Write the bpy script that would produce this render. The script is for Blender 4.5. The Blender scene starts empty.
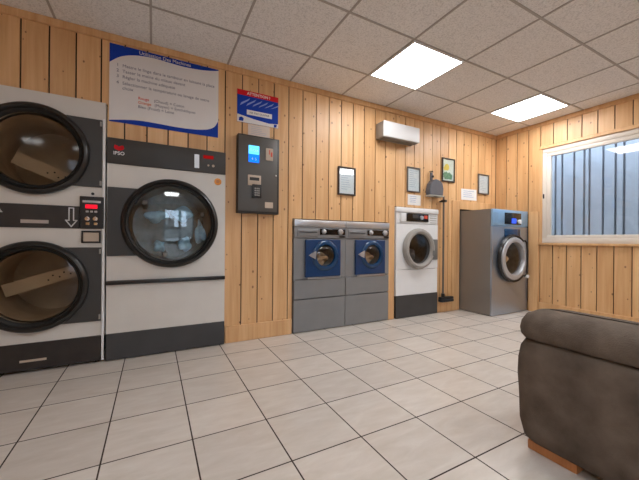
import bpy, bmesh, math, random
from mathutils import Vector, Matrix
random.seed(7)
PI = math.pi
scene = bpy.context.scene
COL = scene.collection

# ------------------------------------------------------------------ camera
YAW, ROLL, CAM_H = 0.4895, 0.008, 0.93
F = Vector((math.sin(YAW), math.cos(YAW), 0))
R0 = Vector((math.cos(YAW), -math.sin(YAW), 0))
U0 = Vector((0, 0, 1))
R = math.cos(ROLL) * R0 + math.sin(ROLL) * U0
U = -math.sin(ROLL) * R0 + math.cos(ROLL) * U0
cam_data = bpy.data.cameras.new('camera')
cam_data.sensor_width = 36.0
cam_data.lens = 36.0 * 312.26 / 639.0
cam_data.clip_start = 0.05
cam = bpy.data.objects.new('camera', cam_data)
COL.objects.link(cam)
m = Matrix((R, U, -F)).transposed().to_4x4()
m.translation = Vector((0, 0, CAM_H))
cam.matrix_world = m
scene.camera = cam

# ------------------------------------------------------------------ world + exposure
scene.view_settings.view_transform = 'Standard'
scene.view_settings.look = 'None'
scene.view_settings.gamma = 1.0
scene.view_settings.use_curve_mapping = False
scene.view_settings.exposure = 1.25
world = bpy.data.worlds.new('overcast_sky')
scene.world = world
world.use_nodes = True
bg = world.node_tree.nodes['Background']
bg.inputs['Color'].default_value = (0.66, 0.80, 1.0, 1)
bg.inputs['Strength'].default_value = 3.4
PANEL_EMISSION = 9.0        # visible ceiling panels
ADDED_PANEL_EMISSION = 8.0   # unseen panels added over the rear half to light the room


# ------------------------------------------------------------------ helpers
def s2l(v):
    v /= 255.0
    return v / 12.92 if v <= 0.04045 else ((v + 0.055) / 1.055) ** 2.4


def rgb(r, g, b):
    return (s2l(r), s2l(g), s2l(b), 1.0)


class MB:
    """collects shapes and links them as ONE mesh object"""
    def __init__(self):
        self.bm = bmesh.new()
        self.tint = self.bm.loops.layers.float_color.new('tint')
        self.mi = 0
        self.tv = 0.5

    def _mark(self, faces):
        for f in faces:
            f.material_index = self.mi
            for l in f.loops:
                l[self.tint] = (self.tv, self.tv, self.tv, 1)

    def box(self, x0, x1, y0, y1, z0, z1, bevel=0.0, seg=2):
        bm = self.bm
        vs = [bm.verts.new(p) for p in ((x0, y0, z0), (x1, y0, z0), (x1, y1, z0), (x0, y1, z0),
                                        (x0, y0, z1), (x1, y0, z1), (x1, y1, z1), (x0, y1, z1))]
        fs = [bm.faces.new([vs[i] for i in q]) for q in ((3, 2, 1, 0), (4, 5, 6, 7), (0, 1, 5, 4), (1, 2, 6, 5), (2, 3, 7, 6), (3, 0, 4, 7))]
        self._mark(fs)
        if bevel > 0:
            es = list({e for f in fs for e in f.edges})
            r = bmesh.ops.bevel(bm, geom=es, offset=bevel, segments=seg, affect='EDGES', profile=0.5)
            self._mark(r['faces'])
        return self

    def prism(self, poly, y0, y1, bevel=0.0):
        """polygon in x,z (counter clockwise seen from -y), extruded along y"""
        bm = self.bm
        a = [bm.verts.new((x, y0, z)) for x, z in poly]
        b = [bm.verts.new((x, y1, z)) for x, z in poly]
        n = len(poly)
        fs = [bm.faces.new(a), bm.faces.new(b[::-1])]
        for i in range(n):
            j = (i + 1) % n
            fs.append(bm.faces.new((a[j], a[i], b[i], b[j])))
        self._mark(fs)
        bmesh.ops.recalc_face_normals(bm, faces=fs)
        return self

    def lathe(self, cx, cz, prof, seg=56, axis='y', cy=0.0, arc=None):
        """profile [(radius, offset along axis)] turned about an axis through the centre"""
        bm = self.bm
        rings = []
        n = seg
        full = arc is None
        a0, a1 = (0, 2 * PI) if full else arc
        cnt = n if full else n + 1
        for r, d in prof:
            if r < 1e-6 and full:
                if axis == 'y':
                    rings.append([bm.verts.new((cx, cy + d, cz))])
                elif axis == 'z':
                    rings.append([bm.verts.new((cx, cy, cz + d))])
                else:
                    rings.append([bm.verts.new((cx + d, cy, cz))])
                continue
            ring = []
            for k in range(cnt):
                t = a0 + (a1 - a0) * k / n
                c, s = r * math.cos(t), r * math.sin(t)
                if axis == 'y':
                    p = (cx + c, cy + d, cz + s)
                elif axis == 'z':
                    p = (cx + c, cy + s, cz + d)
                else:
                    p = (cx + d, cy + c, cz + s)
                ring.append(bm.verts.new(p))
            rings.append(ring)
        fs = []
        for A, B in zip(rings, rings[1:]):
            m_ = n if full else n
            for k in range(m_):
                k2 = (k + 1) % cnt if full else k + 1
                if len(A) == 1 and len(B) == 1:
                    continue
                if len(A) == 1:
                    fs.append(bm.faces.new((A[0], B[k2], B[k])))
                elif len(B) == 1:
                    fs.append(bm.faces.new((A[k], A[k2], B[0])))
                else:
                    fs.append(bm.faces.new((A[k], A[k2], B[k2], B[k])))
        self._mark(fs)
        bmesh.ops.recalc_face_normals(bm, faces=fs)
        return self

    def cyl(self, cx, cy, cz, r, h, axis='y', seg=24):
        return self.lathe(cx, cz, [(0, 0), (r, 0), (r, h), (0, h)], seg, axis, cy)

    def holed(self, x0, x1, z0, z1, cx, cz, r, y0, y1, n=64):
        """plate with a round hole"""
        bm = self.bm
        angs = sorted([2 * PI * k / n for k in range(n)] +
                      [math.atan2(z - cz, x - cx) % (2 * PI) for x in (x0, x1) for z in (z0, z1)])
        inn, out = [], []
        for t in angs:
            c, s = math.cos(t), math.sin(t)
            k = min([(x1 - cx) / c if c > 1e-9 else 1e9, (x0 - cx) / c if c < -1e-9 else 1e9,
                     (z1 - cz) / s if s > 1e-9 else 1e9, (z0 - cz) / s if s < -1e-9 else 1e9])
            inn.append((cx + r * c, cz + r * s))
            out.append((cx + k * c, cz + k * s))
        A = [[bm.verts.new((x, y, z)) for x, z in ring] for y in (y0, y1) for ring in (inn, out)]
        i0, o0, i1, o1 = A
        fs = []
        N = len(angs)
        for k in range(N):
            j = (k + 1) % N
            fs += [bm.faces.new((i0[k], o0[k], o0[j], i0[j])), bm.faces.new((i1[j], o1[j], o1[k], i1[k])),
                   bm.faces.new((o0[k], o1[k], o1[j], o0[j])), bm.faces.new((i0[j], i1[j], i1[k], i0[k]))]
        self._mark(fs)
        bmesh.ops.recalc_face_normals(bm, faces=fs)
        return self

    def tube(self, pts, r, seg=10):
        bm = self.bm
        pts = [Vector(p) for p in pts]
        rings = []
        for i, p in enumerate(pts):
            d = (pts[min(i + 1, len(pts) - 1)] - pts[max(i - 1, 0)]).normalized()
            a = d.orthogonal().normalized() if i == 0 else (pa - d * pa.dot(d)).normalized()
            pa = a
            b = d.cross(a)
            rings.append([bm.verts.new(p + r * (math.cos(2 * PI * k / seg) * a + math.sin(2 * PI * k / seg) * b)) for k in range(seg)])
        fs = [bm.faces.new(rings[0][::-1]), bm.faces.new(rings[-1])]
        for A, B in zip(rings, rings[1:]):
            for k in range(seg):
                fs.append(bm.faces.new((A[k], A[(k + 1) % seg], B[(k + 1) % seg], B[k])))
        self._mark(fs)
        bmesh.ops.recalc_face_normals(bm, faces=fs)
        return self

    def loft(self, sections, n=10):
        """rounded rectangles (x0,x1,y0,y1,radius,z) stacked along z, closed at both ends"""
        bm = self.bm
        rings = []
        for x0, x1, y0, y1, rad, z in sections:
            ring = []
            for qx, qy, st in ((x1 - rad, y1 - rad, 0), (x0 + rad, y1 - rad, 90), (x0 + rad, y0 + rad, 180), (x1 - rad, y0 + rad, 270)):
                for k in range(n + 1):
                    t = math.radians(st + 90 * k / n)
                    ring.append(bm.verts.new((qx + rad * math.cos(t), qy + rad * math.sin(t), z)))
            rings.append(ring)
        fs = [bm.faces.new(rings[0][::-1]), bm.faces.new(rings[-1])]
        N = len(rings[0])
        for A, B in zip(rings, rings[1:]):
            for k in range(N):
                fs.append(bm.faces.new((A[k], A[(k + 1) % N], B[(k + 1) % N], B[k])))
        self._mark(fs)
        bmesh.ops.recalc_face_normals(bm, faces=fs)
        return self

    def build(self, name, mats, parent=None, smooth=40):
        me = bpy.data.meshes.new(name)
        self.bm.to_mesh(me)
        self.bm.free()
        for mt in (mats if isinstance(mats, (list, tuple)) else [mats]):
            me.materials.append(mt)
        if smooth:
            me.polygons.foreach_set('use_smooth', [True] * len(me.polygons))
            me.set_sharp_from_angle(angle=math.radians(smooth))
        o = bpy.data.objects.new(name, me)
        COL.objects.link(o)
        if parent:
            o.parent = parent
        return o


def tag(o, label=None, cat=None, group=None, kind=None):
    if label: o['label'] = label
    if cat: o['category'] = cat
    if group: o['group'] = group
    if kind: o['kind'] = kind
    return o


def thing(name, label, cat, loc, group=None, rz=0.0):
    o = bpy.data.objects.new(name, None)
    o.empty_display_size = 0.1
    COL.objects.link(o)
    o.location = loc
    o.rotation_euler = (0, 0, rz)
    return tag(o, label, cat, group)


def struct(o):
    o['kind'] = 'structure'
    return o


def lettering(name, lines, mat, parent, depth=0.0006):
    """lines: (text, x, z, size, y[, align]) in the parent's x,z plane, facing -y; ONE mesh"""
    bm = bmesh.new()
    dg = bpy.context.evaluated_depsgraph_get()
    for ln in lines:
        txt, x, z, size, y = ln[:5]
        cu = bpy.data.curves.new('lettering', 'FONT')
        cu.body = txt
        cu.size = size
        cu.extrude = depth
        cu.resolution_u = 3
        cu.align_x = ln[5] if len(ln) > 5 else 'LEFT'
        if len(ln) > 6:
            cu.offset = ln[6]
        ob = bpy.data.objects.new('lettering', cu)
        COL.objects.link(ob)
        dg.update()
        me = bpy.data.meshes.new_from_object(ob.evaluated_get(dg))
        me.transform(Matrix.Translation((x, y, z)) @ Matrix.Rotation(PI / 2, 4, 'X'))
        bm.from_mesh(me)
        bpy.data.objects.remove(ob)
        bpy.data.curves.remove(cu)
        bpy.data.meshes.remove(me)
    me = bpy.data.meshes.new(name)
    bm.to_mesh(me)
    bm.free()
    me.materials.append(mat)
    o = bpy.data.objects.new(name, me)
    COL.objects.link(o)
    o.parent = parent
    return o


# ------------------------------------------------------------------ materials
class NT:
    def __init__(self, name):
        self.m = bpy.data.materials.new(name)
        self.m.use_nodes = True
        self.t = self.m.node_tree
        self.t.nodes.clear()
        self.out = self.n('ShaderNodeOutputMaterial')

    def n(self, typ, **kw):
        nd = self.t.nodes.new(typ)
        for k, v in kw.items():
            if k.startswith('i_'):
                nd.inputs[k[2:].replace('_', ' ')].default_value = v
            else:
                setattr(nd, k, v)
        return nd

    def l(self, a, b):
        self.t.links.new(a, b)

    def ramp(self, src, stops):
        r = self.n('ShaderNodeValToRGB')
        el = r.color_ramp.elements
        while len(el) < len(stops):
            el.new(0.5)
        for e, (p, c) in zip(el, stops):
            e.position = p
            e.color = c
        self.l(src, r.inputs[0])
        return r.outputs[0]

    def mix(self, fac, a, b, mode='MIX'):
        x = self.n('ShaderNodeMix', data_type='RGBA', blend_type=mode)
        for s, v in ((x.inputs[0], fac), (x.inputs[6], a), (x.inputs[7], b)):
            if hasattr(v, 'links') or isinstance(v, bpy.types.NodeSocket):
                self.l(v, s)
            else:
                s.default_value = v
        return x.outputs[2]

    def math(self, op, a, b=0.0):
        x = self.n('ShaderNodeMath', operation=op)
        for s, v in ((x.inputs[0], a), (x.inputs[1], b)):
            if isinstance(v, bpy.types.NodeSocket):
                self.l(v, s)
            else:
                s.default_value = v
        return x.outputs[0]


def simple(name, col, rough=0.5, metal=0.0, var=0.06, scale=6.0, bump=0.0, bscale=80.0, spec=0.5, stretch=None, coat=0.0):
    """principled surface whose colour wavers a little with noise"""
    g = NT(name)
    tc = g.n('ShaderNodeTexCoord')
    mp = g.n('ShaderNodeMapping')
    g.l(tc.outputs['Object'], mp.inputs[0])
    if stretch:
        mp.inputs['Scale'].default_value = stretch
    nz = g.n('ShaderNodeTexNoise', i_Scale=scale, i_Detail=4.0)
    g.l(mp.outputs[0], nz.inputs['Vector'])
    lo = tuple(max(0, c * (1 - var)) for c in col[:3]) + (1,)
    hi = tuple(min(1, c * (1 + var)) for c in col[:3]) + (1,)
    c = g.ramp(nz.outputs['Fac'], [(0.3, lo), (0.7, hi)])
    p = g.n('ShaderNodeBsdfPrincipled')
    p.inputs['Roughness'].default_value = rough
    p.inputs['Metallic'].default_value = metal
    p.inputs['Specular IOR Level'].default_value = spec
    p.inputs['Coat Weight'].default_value = coat
    g.l(c, p.inputs['Base Color'])
    if bump:
        nb = g.n('ShaderNodeTexNoise', i_Scale=bscale, i_Detail=3.0)
        g.l(mp.outputs[0], nb.inputs['Vector'])
        b = g.n('ShaderNodeBump', i_Strength=bump, i_Distance=0.004)
        g.l(nb.outputs['Fac'], b.inputs['Height'])
        g.l(b.outputs[0], p.inputs['Normal'])
    g.l(p.outputs[0], g.out.inputs[0])
    return g.m


def emit(name, col, strength, base=(0.8, 0.8, 0.8, 1)):
    g = NT(name)
    e = g.n('ShaderNodeEmission')
    e.inputs[0].default_value = col
    e.inputs[1].default_value = strength
    g.l(e.outputs[0], g.out.inputs[0])
    return g.m


def glass(name, tint, rough=0.02, ior=1.5, boost=1.0):
    """thin pane: tinted see-through mixed with a mirror by Fresnel"""
    g = NT(name)
    tr = g.n('ShaderNodeBsdfTransparent')
    tr.inputs[0].default_value = tint
    gl = g.n('ShaderNodeBsdfGlossy')
    gl.inputs['Roughness'].default_value = rough
    fr = g.n('ShaderNodeLayerWeight', i_Blend=0.5)
    f0 = ((ior - 1) / (ior + 1)) ** 2
    sch = g.math('ADD', g.math('MULTIPLY', g.math('POWER', fr.outputs['Facing'], 5.0), 1 - f0), f0)
    k = g.math('MULTIPLY', sch, boost)
    k.node.use_clamp = True
    mx = g.n('ShaderNodeMixShader')
    g.l(k, mx.inputs[0])
    g.l(tr.outputs[0], mx.inputs[1])
    g.l(gl.outputs[0], mx.inputs[2])
    g.l(mx.outputs[0], g.out.inputs[0])
    return g.m


def wood_material(name, light, dark, knots=True, rough=0.42):
    g = NT(name)
    tc = g.n('ShaderNodeTexCoord')
    at = g.n('ShaderNodeAttribute', attribute_name='tint')
    sep = g.n('ShaderNodeSeparateXYZ')
    g.l(tc.outputs['Object'], sep.inputs[0])
    u = g.math('ADD', sep.outputs[0], sep.outputs[1])
    off = g.math('MULTIPLY', at.outputs['Fac'], 37.0)
    z = g.math('ADD', sep.outputs[2], off)
    cb = g.n('ShaderNodeCombineXYZ')
    g.l(u, cb.inputs[0])
    g.l(z, cb.inputs[1])
    g.l(off, cb.inputs[2])
    # long grain
    mp = g.n('ShaderNodeMapping')
    mp.inputs['Scale'].default_value = (34, 1.5, 1)
    g.l(cb.outputs[0], mp.inputs[0])
    nz = g.n('ShaderNodeTexNoise', i_Scale=1.0, i_Detail=5.0, i_Roughness=0.6, i_Distortion=0.6)
    g.l(mp.outputs[0], nz.inputs['Vector'])
    grain = g.ramp(nz.outputs['Fac'], [(0.30, dark), (0.68, light)])
    # slow tone drift along each board
    mp3 = g.n('ShaderNodeMapping')
    mp3.inputs['Scale'].default_value = (5, 0.9, 1)
    g.l(cb.outputs[0], mp3.inputs[0])
    n3 = g.n('ShaderNodeTexNoise', i_Scale=1.0, i_Detail=2.0)
    g.l(mp3.outputs[0], n3.inputs['Vector'])
    drift = g.ramp(n3.outputs['Fac'], [(0.3, (0.86, 0.80, 0.74, 1)), (0.7, (1.06, 1.05, 1.04, 1))])
    c = g.mix(1.0, grain, drift, 'MULTIPLY')
    bt = g.ramp(at.outputs['Fac'], [(0.0, (0.90, 0.87, 0.83, 1)), (0.5, (0.98, 0.97, 0.96, 1)), (1.0, (1.07, 1.08, 1.09, 1))])
    c = g.mix(1.0, c, bt, 'MULTIPLY')
    if knots:
        mk = g.n('ShaderNodeMapping')
        mk.inputs['Scale'].default_value = (9.5, 6.5, 1)
        g.l(cb.outputs[0], mk.inputs[0])
        vo = g.n('ShaderNodeTexVoronoi', voronoi_dimensions='2D', i_Scale=1.0)
        g.l(mk.outputs[0], vo.inputs['Vector'])
        sc = g.n('ShaderNodeSeparateColor')
        g.l(vo.outputs['Color'], sc.inputs[0])
        thr = g.math('MULTIPLY', g.math('MAXIMUM', g.math('SUBTRACT', sc.outputs[0], 0.35), 0.0), 0.17)
        ratio = g.math('DIVIDE', vo.outputs['Distance'], g.math('ADD', thr, 0.001))
        kf = g.ramp(ratio, [(0.35, (1, 1, 1, 1)), (1.0, (0, 0, 0, 1))])
        c = g.mix(g.math('MULTIPLY', kf, 0.85), c, rgb(104, 58, 28))
    p = g.n('ShaderNodeBsdfPrincipled')
    p.inputs['Roughness'].default_value = rough
    g.l(c, p.inputs['Base Color'])
    b = g.n('ShaderNodeBump', i_Strength=0.12, i_Distance=0.002)
    g.l(nz.outputs['Fac'], b.inputs['Height'])
    g.l(b.outputs[0], p.inputs['Normal'])
    g.l(p.outputs[0], g.out.inputs[0])
    return g.m


PINE = wood_material('pine_boards', rgb(229, 189, 141), rgb(214, 166, 114))
PINE_TRIM = wood_material('pine_trim', rgb(224, 184, 136), rgb(208, 160, 110), knots=False)
OAK_BLOCK = wood_material('varnished_block', rgb(196, 134, 82), rgb(172, 108, 62), knots=False, rough=0.35)
FELT = simple('dark_backing_felt', rgb(44, 28, 17), 0.9)
WHITE_PAINT = simple('white_enamel', rgb(210, 205, 198), 0.35, var=0.03)
WHITE_BRIGHT = simple('white_plastic', rgb(226, 226, 226), 0.4, var=0.03)
CHARCOAL = simple('charcoal_panel', rgb(55, 53, 51), 0.48, var=0.08)
CHARCOAL_PLINTH = simple('charcoal_plinth', rgb(60, 59, 59), 0.55, var=0.12)
BROWNBLACK = simple('scuffed_dark_plinth', rgb(42, 35, 31), 0.55, var=0.25, scale=14)
BLACK = simple('black_plastic', rgb(26, 25, 25), 0.35, var=0.1)
BLACK_GLOSS = simple('black_gloss', rgb(16, 16, 18), 0.08, var=0.1)
RUBBER = simple('black_rubber_ring', rgb(34, 32, 31), 0.32, var=0.12)
RUBBER_MATT = simple('matt_rubber', rgb(24, 23, 22), 0.6, var=0.12)
GREY_STEEL = simple('grey_coated_steel', rgb(134, 134, 135), 0.38, metal=0.25, var=0.04)
SILVER = simple('silver_trim', rgb(196, 196, 198), 0.28, metal=0.7, var=0.05)
DOOR_SILVER = simple('satin_silver_ring', rgb(186, 186, 188), 0.35, metal=0.35, var=0.04)
PALE_BLUE_CLUMP = simple('pale_blue_clump', rgb(190, 222, 244), 0.9, var=0.3, scale=14)
STAINLESS = simple('brushed_stainless', rgb(146, 142, 138), 0.42, metal=0.6, var=0.03, scale=3)
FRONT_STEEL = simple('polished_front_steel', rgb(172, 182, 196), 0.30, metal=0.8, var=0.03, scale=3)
CHROME = simple('chrome', rgb(220, 220, 220), 0.12, metal=1.0, var=0.03)
DRUM = simple('drum_steel', rgb(150, 140, 126), 0.35, metal=0.75, var=0.2, scale=24)
DRUM_WARM = simple('stained_drum', rgb(186, 166, 142), 0.6, metal=0.0, var=0.2, scale=5)
DRUM_RIB = simple('pale_drum_rib', rgb(196, 178, 154), 0.55, var=0.06)
WINDOW_BLUE_STEEL = simple('window_reflection_steel', rgb(150, 188, 222), 0.34, metal=0.35, var=0.05)  # blue of the reflected window put partly into the steel's colour
BLUE_DOOR = simple('blue_door_plastic', rgb(24, 56, 98), 0.3, var=0.12)
BLUE_DEEP = simple('deep_blue_panel', rgb(24, 60, 96), 0.2, var=0.1)
POSTER_BLUE = simple('poster_blue', rgb(16, 58, 162), 0.5, var=0.05, spec=0.2)
POSTER_WHITE = simple('poster_white', rgb(222, 218, 216), 0.4, var=0.02)
SIGN_RED = simple('sign_red', rgb(206, 22, 34), 0.5, var=0.05, spec=0.2)
SIGN_STREAK = simple('sign_pale_blue', rgb(128, 148, 204), 0.4, var=0.1)
INK = simple('dark_ink', rgb(104, 104, 122), 0.6)
INK_BLUE = simple('blue_ink', rgb(120, 146, 192), 0.6)
PALE_PRINT = simple('pale_print', rgb(176, 178, 190), 0.6)
INK_RED = simple('red_ink', rgb(214, 74, 50), 0.6)
INK_ORANGE = simple('orange_ink', rgb(222, 112, 60), 0.6)
PAPER = simple('white_paper', rgb(228, 226, 224), 0.7, var=0.02)
PAPER_BEIGE = simple('beige_paper', rgb(214, 198, 186), 0.7, var=0.03)
FRAME_DARK = simple('dark_frame', rgb(58, 48, 42), 0.4)
FRAME_GREY = simple('grey_frame', rgb(96, 88, 82), 0.4)
PVC = simple('cream_pvc', rgb(216, 206, 194), 0.35, var=0.02)
AC_WHITE = simple('aircon_white', rgb(206, 204, 204), 0.4, var=0.02)
AC_GREY = simple('aircon_grey', rgb(152, 147, 141), 0.5, var=0.04)
HINGE_GREY = simple('hinge_grey', rgb(112, 110, 107), 0.5, var=0.04)
TERMINAL = simple('grey_brown_case', rgb(84, 80, 76), 0.42, var=0.06)
TERMINAL_EDGE = simple('dark_case_edge', rgb(44, 41, 39), 0.5)
BEIGE_PAD = simple('beige_pad', rgb(188, 170, 152), 0.45)
FABRIC = simple('taupe_velour', rgb(103, 91, 81), 0.95, var=0.30, scale=9, bump=0.6, bscale=200, spec=0.15)
DUST_GREY = simple('grey_plastic', rgb(92, 92, 98), 0.5)
DUST_LIP = simple('pale_rubber_lip', rgb(168, 168, 160), 0.6)
BRISTLE = simple('dark_bristles', rgb(36, 36, 40), 0.8, var=0.3, scale=60)
ORANGE = simple('orange_sticker', rgb(214, 140, 50), 0.5, var=0.25, scale=30)
YELLOW = simple('yellow_paint', rgb(232, 196, 70), 0.6)
GREEN = simple('leaf_green', rgb(96, 140, 96), 0.6, var=0.3, scale=30)
PALE_GREEN = simple('pale_green', rgb(222, 222, 206), 0.7, var=0.08, scale=20)
RED_LED = emit('red_display_glow', rgb(255, 30, 50), 0.55)
RED_LED_DIM = emit('dim_red_display_glow', rgb(200, 30, 30), 0.22)
SCREEN_CYAN = emit('light_blue_screen_glow', rgb(90, 190, 255), 1.0)
SCREEN_BLUE = emit('blue_screen_glow', rgb(20, 100, 235), 1.0)
SCREEN_SPOT = emit('violet_blue_screen_glow', rgb(60, 90, 235), 0.7)
PANEL = emit('panel_light_glow', (0.96, 0.98, 1.0, 1), PANEL_EMISSION)
ADDED_PANEL = emit('added_panel_glow', (0.96, 0.98, 1.0, 1), ADDED_PANEL_EMISSION)
PANE = glass('window_glass', (0.93, 0.96, 0.97, 1))
DOOR_GLASS = glass('smoked_door_glass', (0.62, 0.70, 0.76, 1), 0.03, 1.5, 2.2)
DOOR_GLASS_BROWN = glass('brown_door_glass', (0.74, 0.68, 0.60, 1), 0.10, 1.45, 0.5)
DOOR_GLASS_DARK = glass('dark_door_glass', (0.34, 0.34, 0.35, 1), 0.04, 1.5, 1.4)
DOOR_GLASS_CLEAR = glass('clear_door_glass', (0.9, 0.9, 0.9, 1), 0.03, 1.5, 1.4)
CLADDING = simple('blue_grey_cladding', rgb(174, 175, 180), 0.5, var=0.06)
CLOTH = simple('white_laundry', rgb(210, 205, 200), 0.9, var=0.1)
CLOTH_TAN = simple('tan_laundry', rgb(196, 160, 120), 0.9, var=0.15)


def floor_material():
    g = NT('floor_tiles')
    tc = g.n('ShaderNodeTexCoord')
    mp = g.n('ShaderNodeMapping')
    mp.inputs['Location'].default_value = (0.5397 + 0.354 * 40, -1.552 + 0.3425 * 40, 0)
    g.l(tc.outputs['Object'], mp.inputs[0])
    br = g.n('ShaderNodeTexBrick', offset=0.0, squash=1.0)
    br.inputs['Scale'].default_value = 1.0
    br.inputs['Mortar Size'].default_value = 0.0034
    br.inputs['Mortar Smooth'].default_value = 0.1
    br.inputs['Bias'].default_value = 0.0
    br.inputs['Brick Width'].default_value = 0.354
    br.inputs['Row Height'].default_value = 0.3425
    br.inputs['Color1'].default_value = (0.94, 0.94, 0.94, 1)
    br.inputs['Color2'].default_value = (1.04, 1.04, 1.04, 1)
    br.inputs['Mortar'].default_value = (1, 1, 1, 1)
    g.l(mp.outputs[0], br.inputs['Vector'])
    # diagonal cloudy veins
    m2 = g.n('ShaderNodeMapping')
    m2.inputs['Rotation'].default_value = (0, 0, math.radians(38))
    m2.inputs['Scale'].default_value = (5.0, 17, 1)
    g.l(tc.outputs['Object'], m2.inputs[0])
    nz = g.n('ShaderNodeTexNoise', i_Scale=1.0, i_Detail=6.0, i_Roughness=0.62, i_Distortion=0.5)
    g.l(m2.outputs[0], nz.inputs['Vector'])
    c = g.ramp(nz.outputs['Fac'], [(0.25, rgb(198, 187, 175)), (0.5, rgb(207, 197, 187)), (0.75, rgb(216, 208, 199))])
    c = g.mix(1.0, c, br.outputs['Color'], 'MULTIPLY')
    c = g.mix(br.outputs['Fac'], c, rgb(52, 38, 30))
    p = g.n('ShaderNodeBsdfPrincipled')
    g.l(c, p.inputs['Base Color'])
    p.inputs['Specular IOR Level'].default_value = 0.5
    rr = g.ramp(nz.outputs['Fac'], [(0.3, (0.28, 0.28, 0.28, 1)), (0.7, (0.281, 0.281, 0.281, 1))])
    g.l(g.mix(br.outputs['Fac'], rr, (0.9, 0.9, 0.9, 1)), p.inputs['Roughness'])
    b = g.n('ShaderNodeBump', i_Strength=0.5, i_Distance=0.002)
    b.invert = True
    g.l(br.outputs['Fac'], b.inputs['Height'])
    g.l(b.outputs[0], p.inputs['Normal'])
    g.l(p.outputs[0], g.out.inputs[0])
    return g.m


def ceiling_material():
    g = NT('mineral_fibre_tiles')
    tc = g.n('ShaderNodeTexCoord')
    n1 = g.n('ShaderNodeTexNoise', i_Scale=95.0, i_Detail=3.0, i_Roughness=0.7)
    g.l(tc.outputs['Object'], n1.inputs['Vector'])
    c = g.ramp(n1.outputs['Fac'], [(0.34, rgb(204, 202, 200)), (0.50, rgb(233, 231, 229)), (0.72, rgb(241, 239, 237))])
    p = g.n('ShaderNodeBsdfPrincipled')
    p.inputs['Roughness'].default_value = 0.9
    g.l(c, p.inputs['Base Color'])
    b = g.n('ShaderNodeBump', i_Strength=0.5, i_Distance=0.004)
    g.l(n1.outputs['Fac'], b.inputs['Height'])
    g.l(b.outputs[0], p.inputs['Normal'])
    g.l(p.outputs[0], g.out.inputs[0])
    return g.m


FLOOR = floor_material()
CEIL = ceiling_material()
TBAR = simple('ceiling_grid_bar', rgb(172, 166, 160), 0.5, var=0.03)
CONCRETE = simple('outdoor_ground', rgb(190, 188, 184), 0.9, var=0.15, scale=4)
PLASTER = simple('service_room_paint', rgb(150, 146, 140), 0.8)

# ------------------------------------------------------------------ setting
XL, XR, YB, YF, H = -2.9, 4.475, 2.86, -2.5, 2.49     # left, right, plank wall, rear wall, ceiling
YS = 3.95                                            # far side of the service space behind the machines

b = MB(); b.box(XL - .1, XR + .12, YF - .1, YS + .1, -0.08, 0.0)
struct(b.build('floor', FLOOR, smooth=0))

# ceiling: slab plus the grid bars as pattern in the same mesh
b = MB()
b.box(XL - .1, XR + .12, YF - .1, YS + .1, H, H + 0.08)
b.mi = 1
k = -6
while k < 8:
    x = 0.5746 + 0.6 * k
    if XL < x < XR:
        b.box(x - .0078, x + .0078, YF, YB, H - .004, H + .001)
    k += 1
for k in range(0, 10):
    y = 2.976 - 0.592 * k
    if YF < y < YB:
        b.box(XL, XR, y - .0078, y + .0078, H - .0045, H + .001)
struct(b.build('ceiling', [CEIL, TBAR], smooth=0))


def plank_wall(name, grooves, z0, z1, holes, place, face, thick=0.022, depth=0.012, gap=0.010):
    """vertical boards with dark gaps; place(u, d, z) maps along-wall, depth-behind-face, height to the room"""
    b = MB()

    def put(u0, u1, d0, d1, za, zb):
        a, c = place(u0, d0), place(u1, d1)
        b.box(min(a[0], c[0]), max(a[0], c[0]), min(a[1], c[1]), max(a[1], c[1]), za, zb)

    def pieces(u0, u1):
        cuts = sorted({u0, u1} | {h for ho in holes for h in ho[:2] if u0 < h < u1})
        for p, q in zip(cuts, cuts[1:]):
            mid = (p + q) / 2
            free = [(z0, z1)]
            for (a, c, ha, hb) in holes:
                if a < mid < c:
                    nf = []
                    for (s, t) in free:
                        if ha > s: nf.append((s, min(t, ha)))
                        if hb < t: nf.append((max(s, hb), t))
                    free = [f for f in nf if f[1] - f[0] > 0.004]
            for s, t in free:
                yield p, q, s, t
    b.mi = 0
    for g0, g1 in zip(grooves, grooves[1:]):
        b.tv = random.random()
        for p, q, s, t in pieces(g0 + gap / 2, g1 - gap / 2):
            if q - p > 0.004:
                put(p, q, 0, thick - .006, s, t)
    b.mi = 1
    for p, q, s, t in pieces(grooves[0] - .08, grooves[-1] + .08):
        put(p, q, depth, thick + .05, s, t)
    return struct(b.build(name, [PINE, FELT], smooth=0))


gb = [-0.812 + 0.1525 * k for k in range(-13, 35)]
gb = [XL] + [g for g in gb if XL + .05 < g < XR - .05] + [XR]
BACK_HOLES = [(-1.160, -0.314, -1, 1.950), (-0.314, 0.565, -1, 1.700), (1.218, 2.432, -1, 1.142),
              (2.532, 3.240, -1, 1.340), (3.672, 4.60, -1, 1.365)]
plank_wall('wall_back', gb, 0, H, BACK_HOLES, lambda u, d: (u, YB + d), 'y')
gr = [2.255 + 0.149 * k for k in range(4, -34, -1)]
gr = [YF] + sorted(g for g in gr if YF + .05 < g < YB - .05) + [YB]
WIN = (0.75, 2.240, 0.915, 2.134)
plank_wall('wall_right', gr, 0, H, [WIN], lambda u, d: (XR + d, u), 'x')
gl = [-2.4 + 0.15 * k for k in range(0, 36)]
gl = [YF] + [g for g in gl if YF + .05 < g < YB - .05] + [YB]
plank_wall('wall_left', gl, 0, H, [], lambda u, d: (XL - d, u), 'x')
gf = [-2.8 + 0.15 * k for k in range(0, 50)]
gf = [XL] + [g for g in gf if XL + .05 < g < XR - .05] + [XR]
SHOP = (-0.05, 1.65, -1, 2.12)
plank_wall('wall_front', gf, 0, H, [SHOP], lambda u, d: (u, YF - d), 'y')
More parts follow.
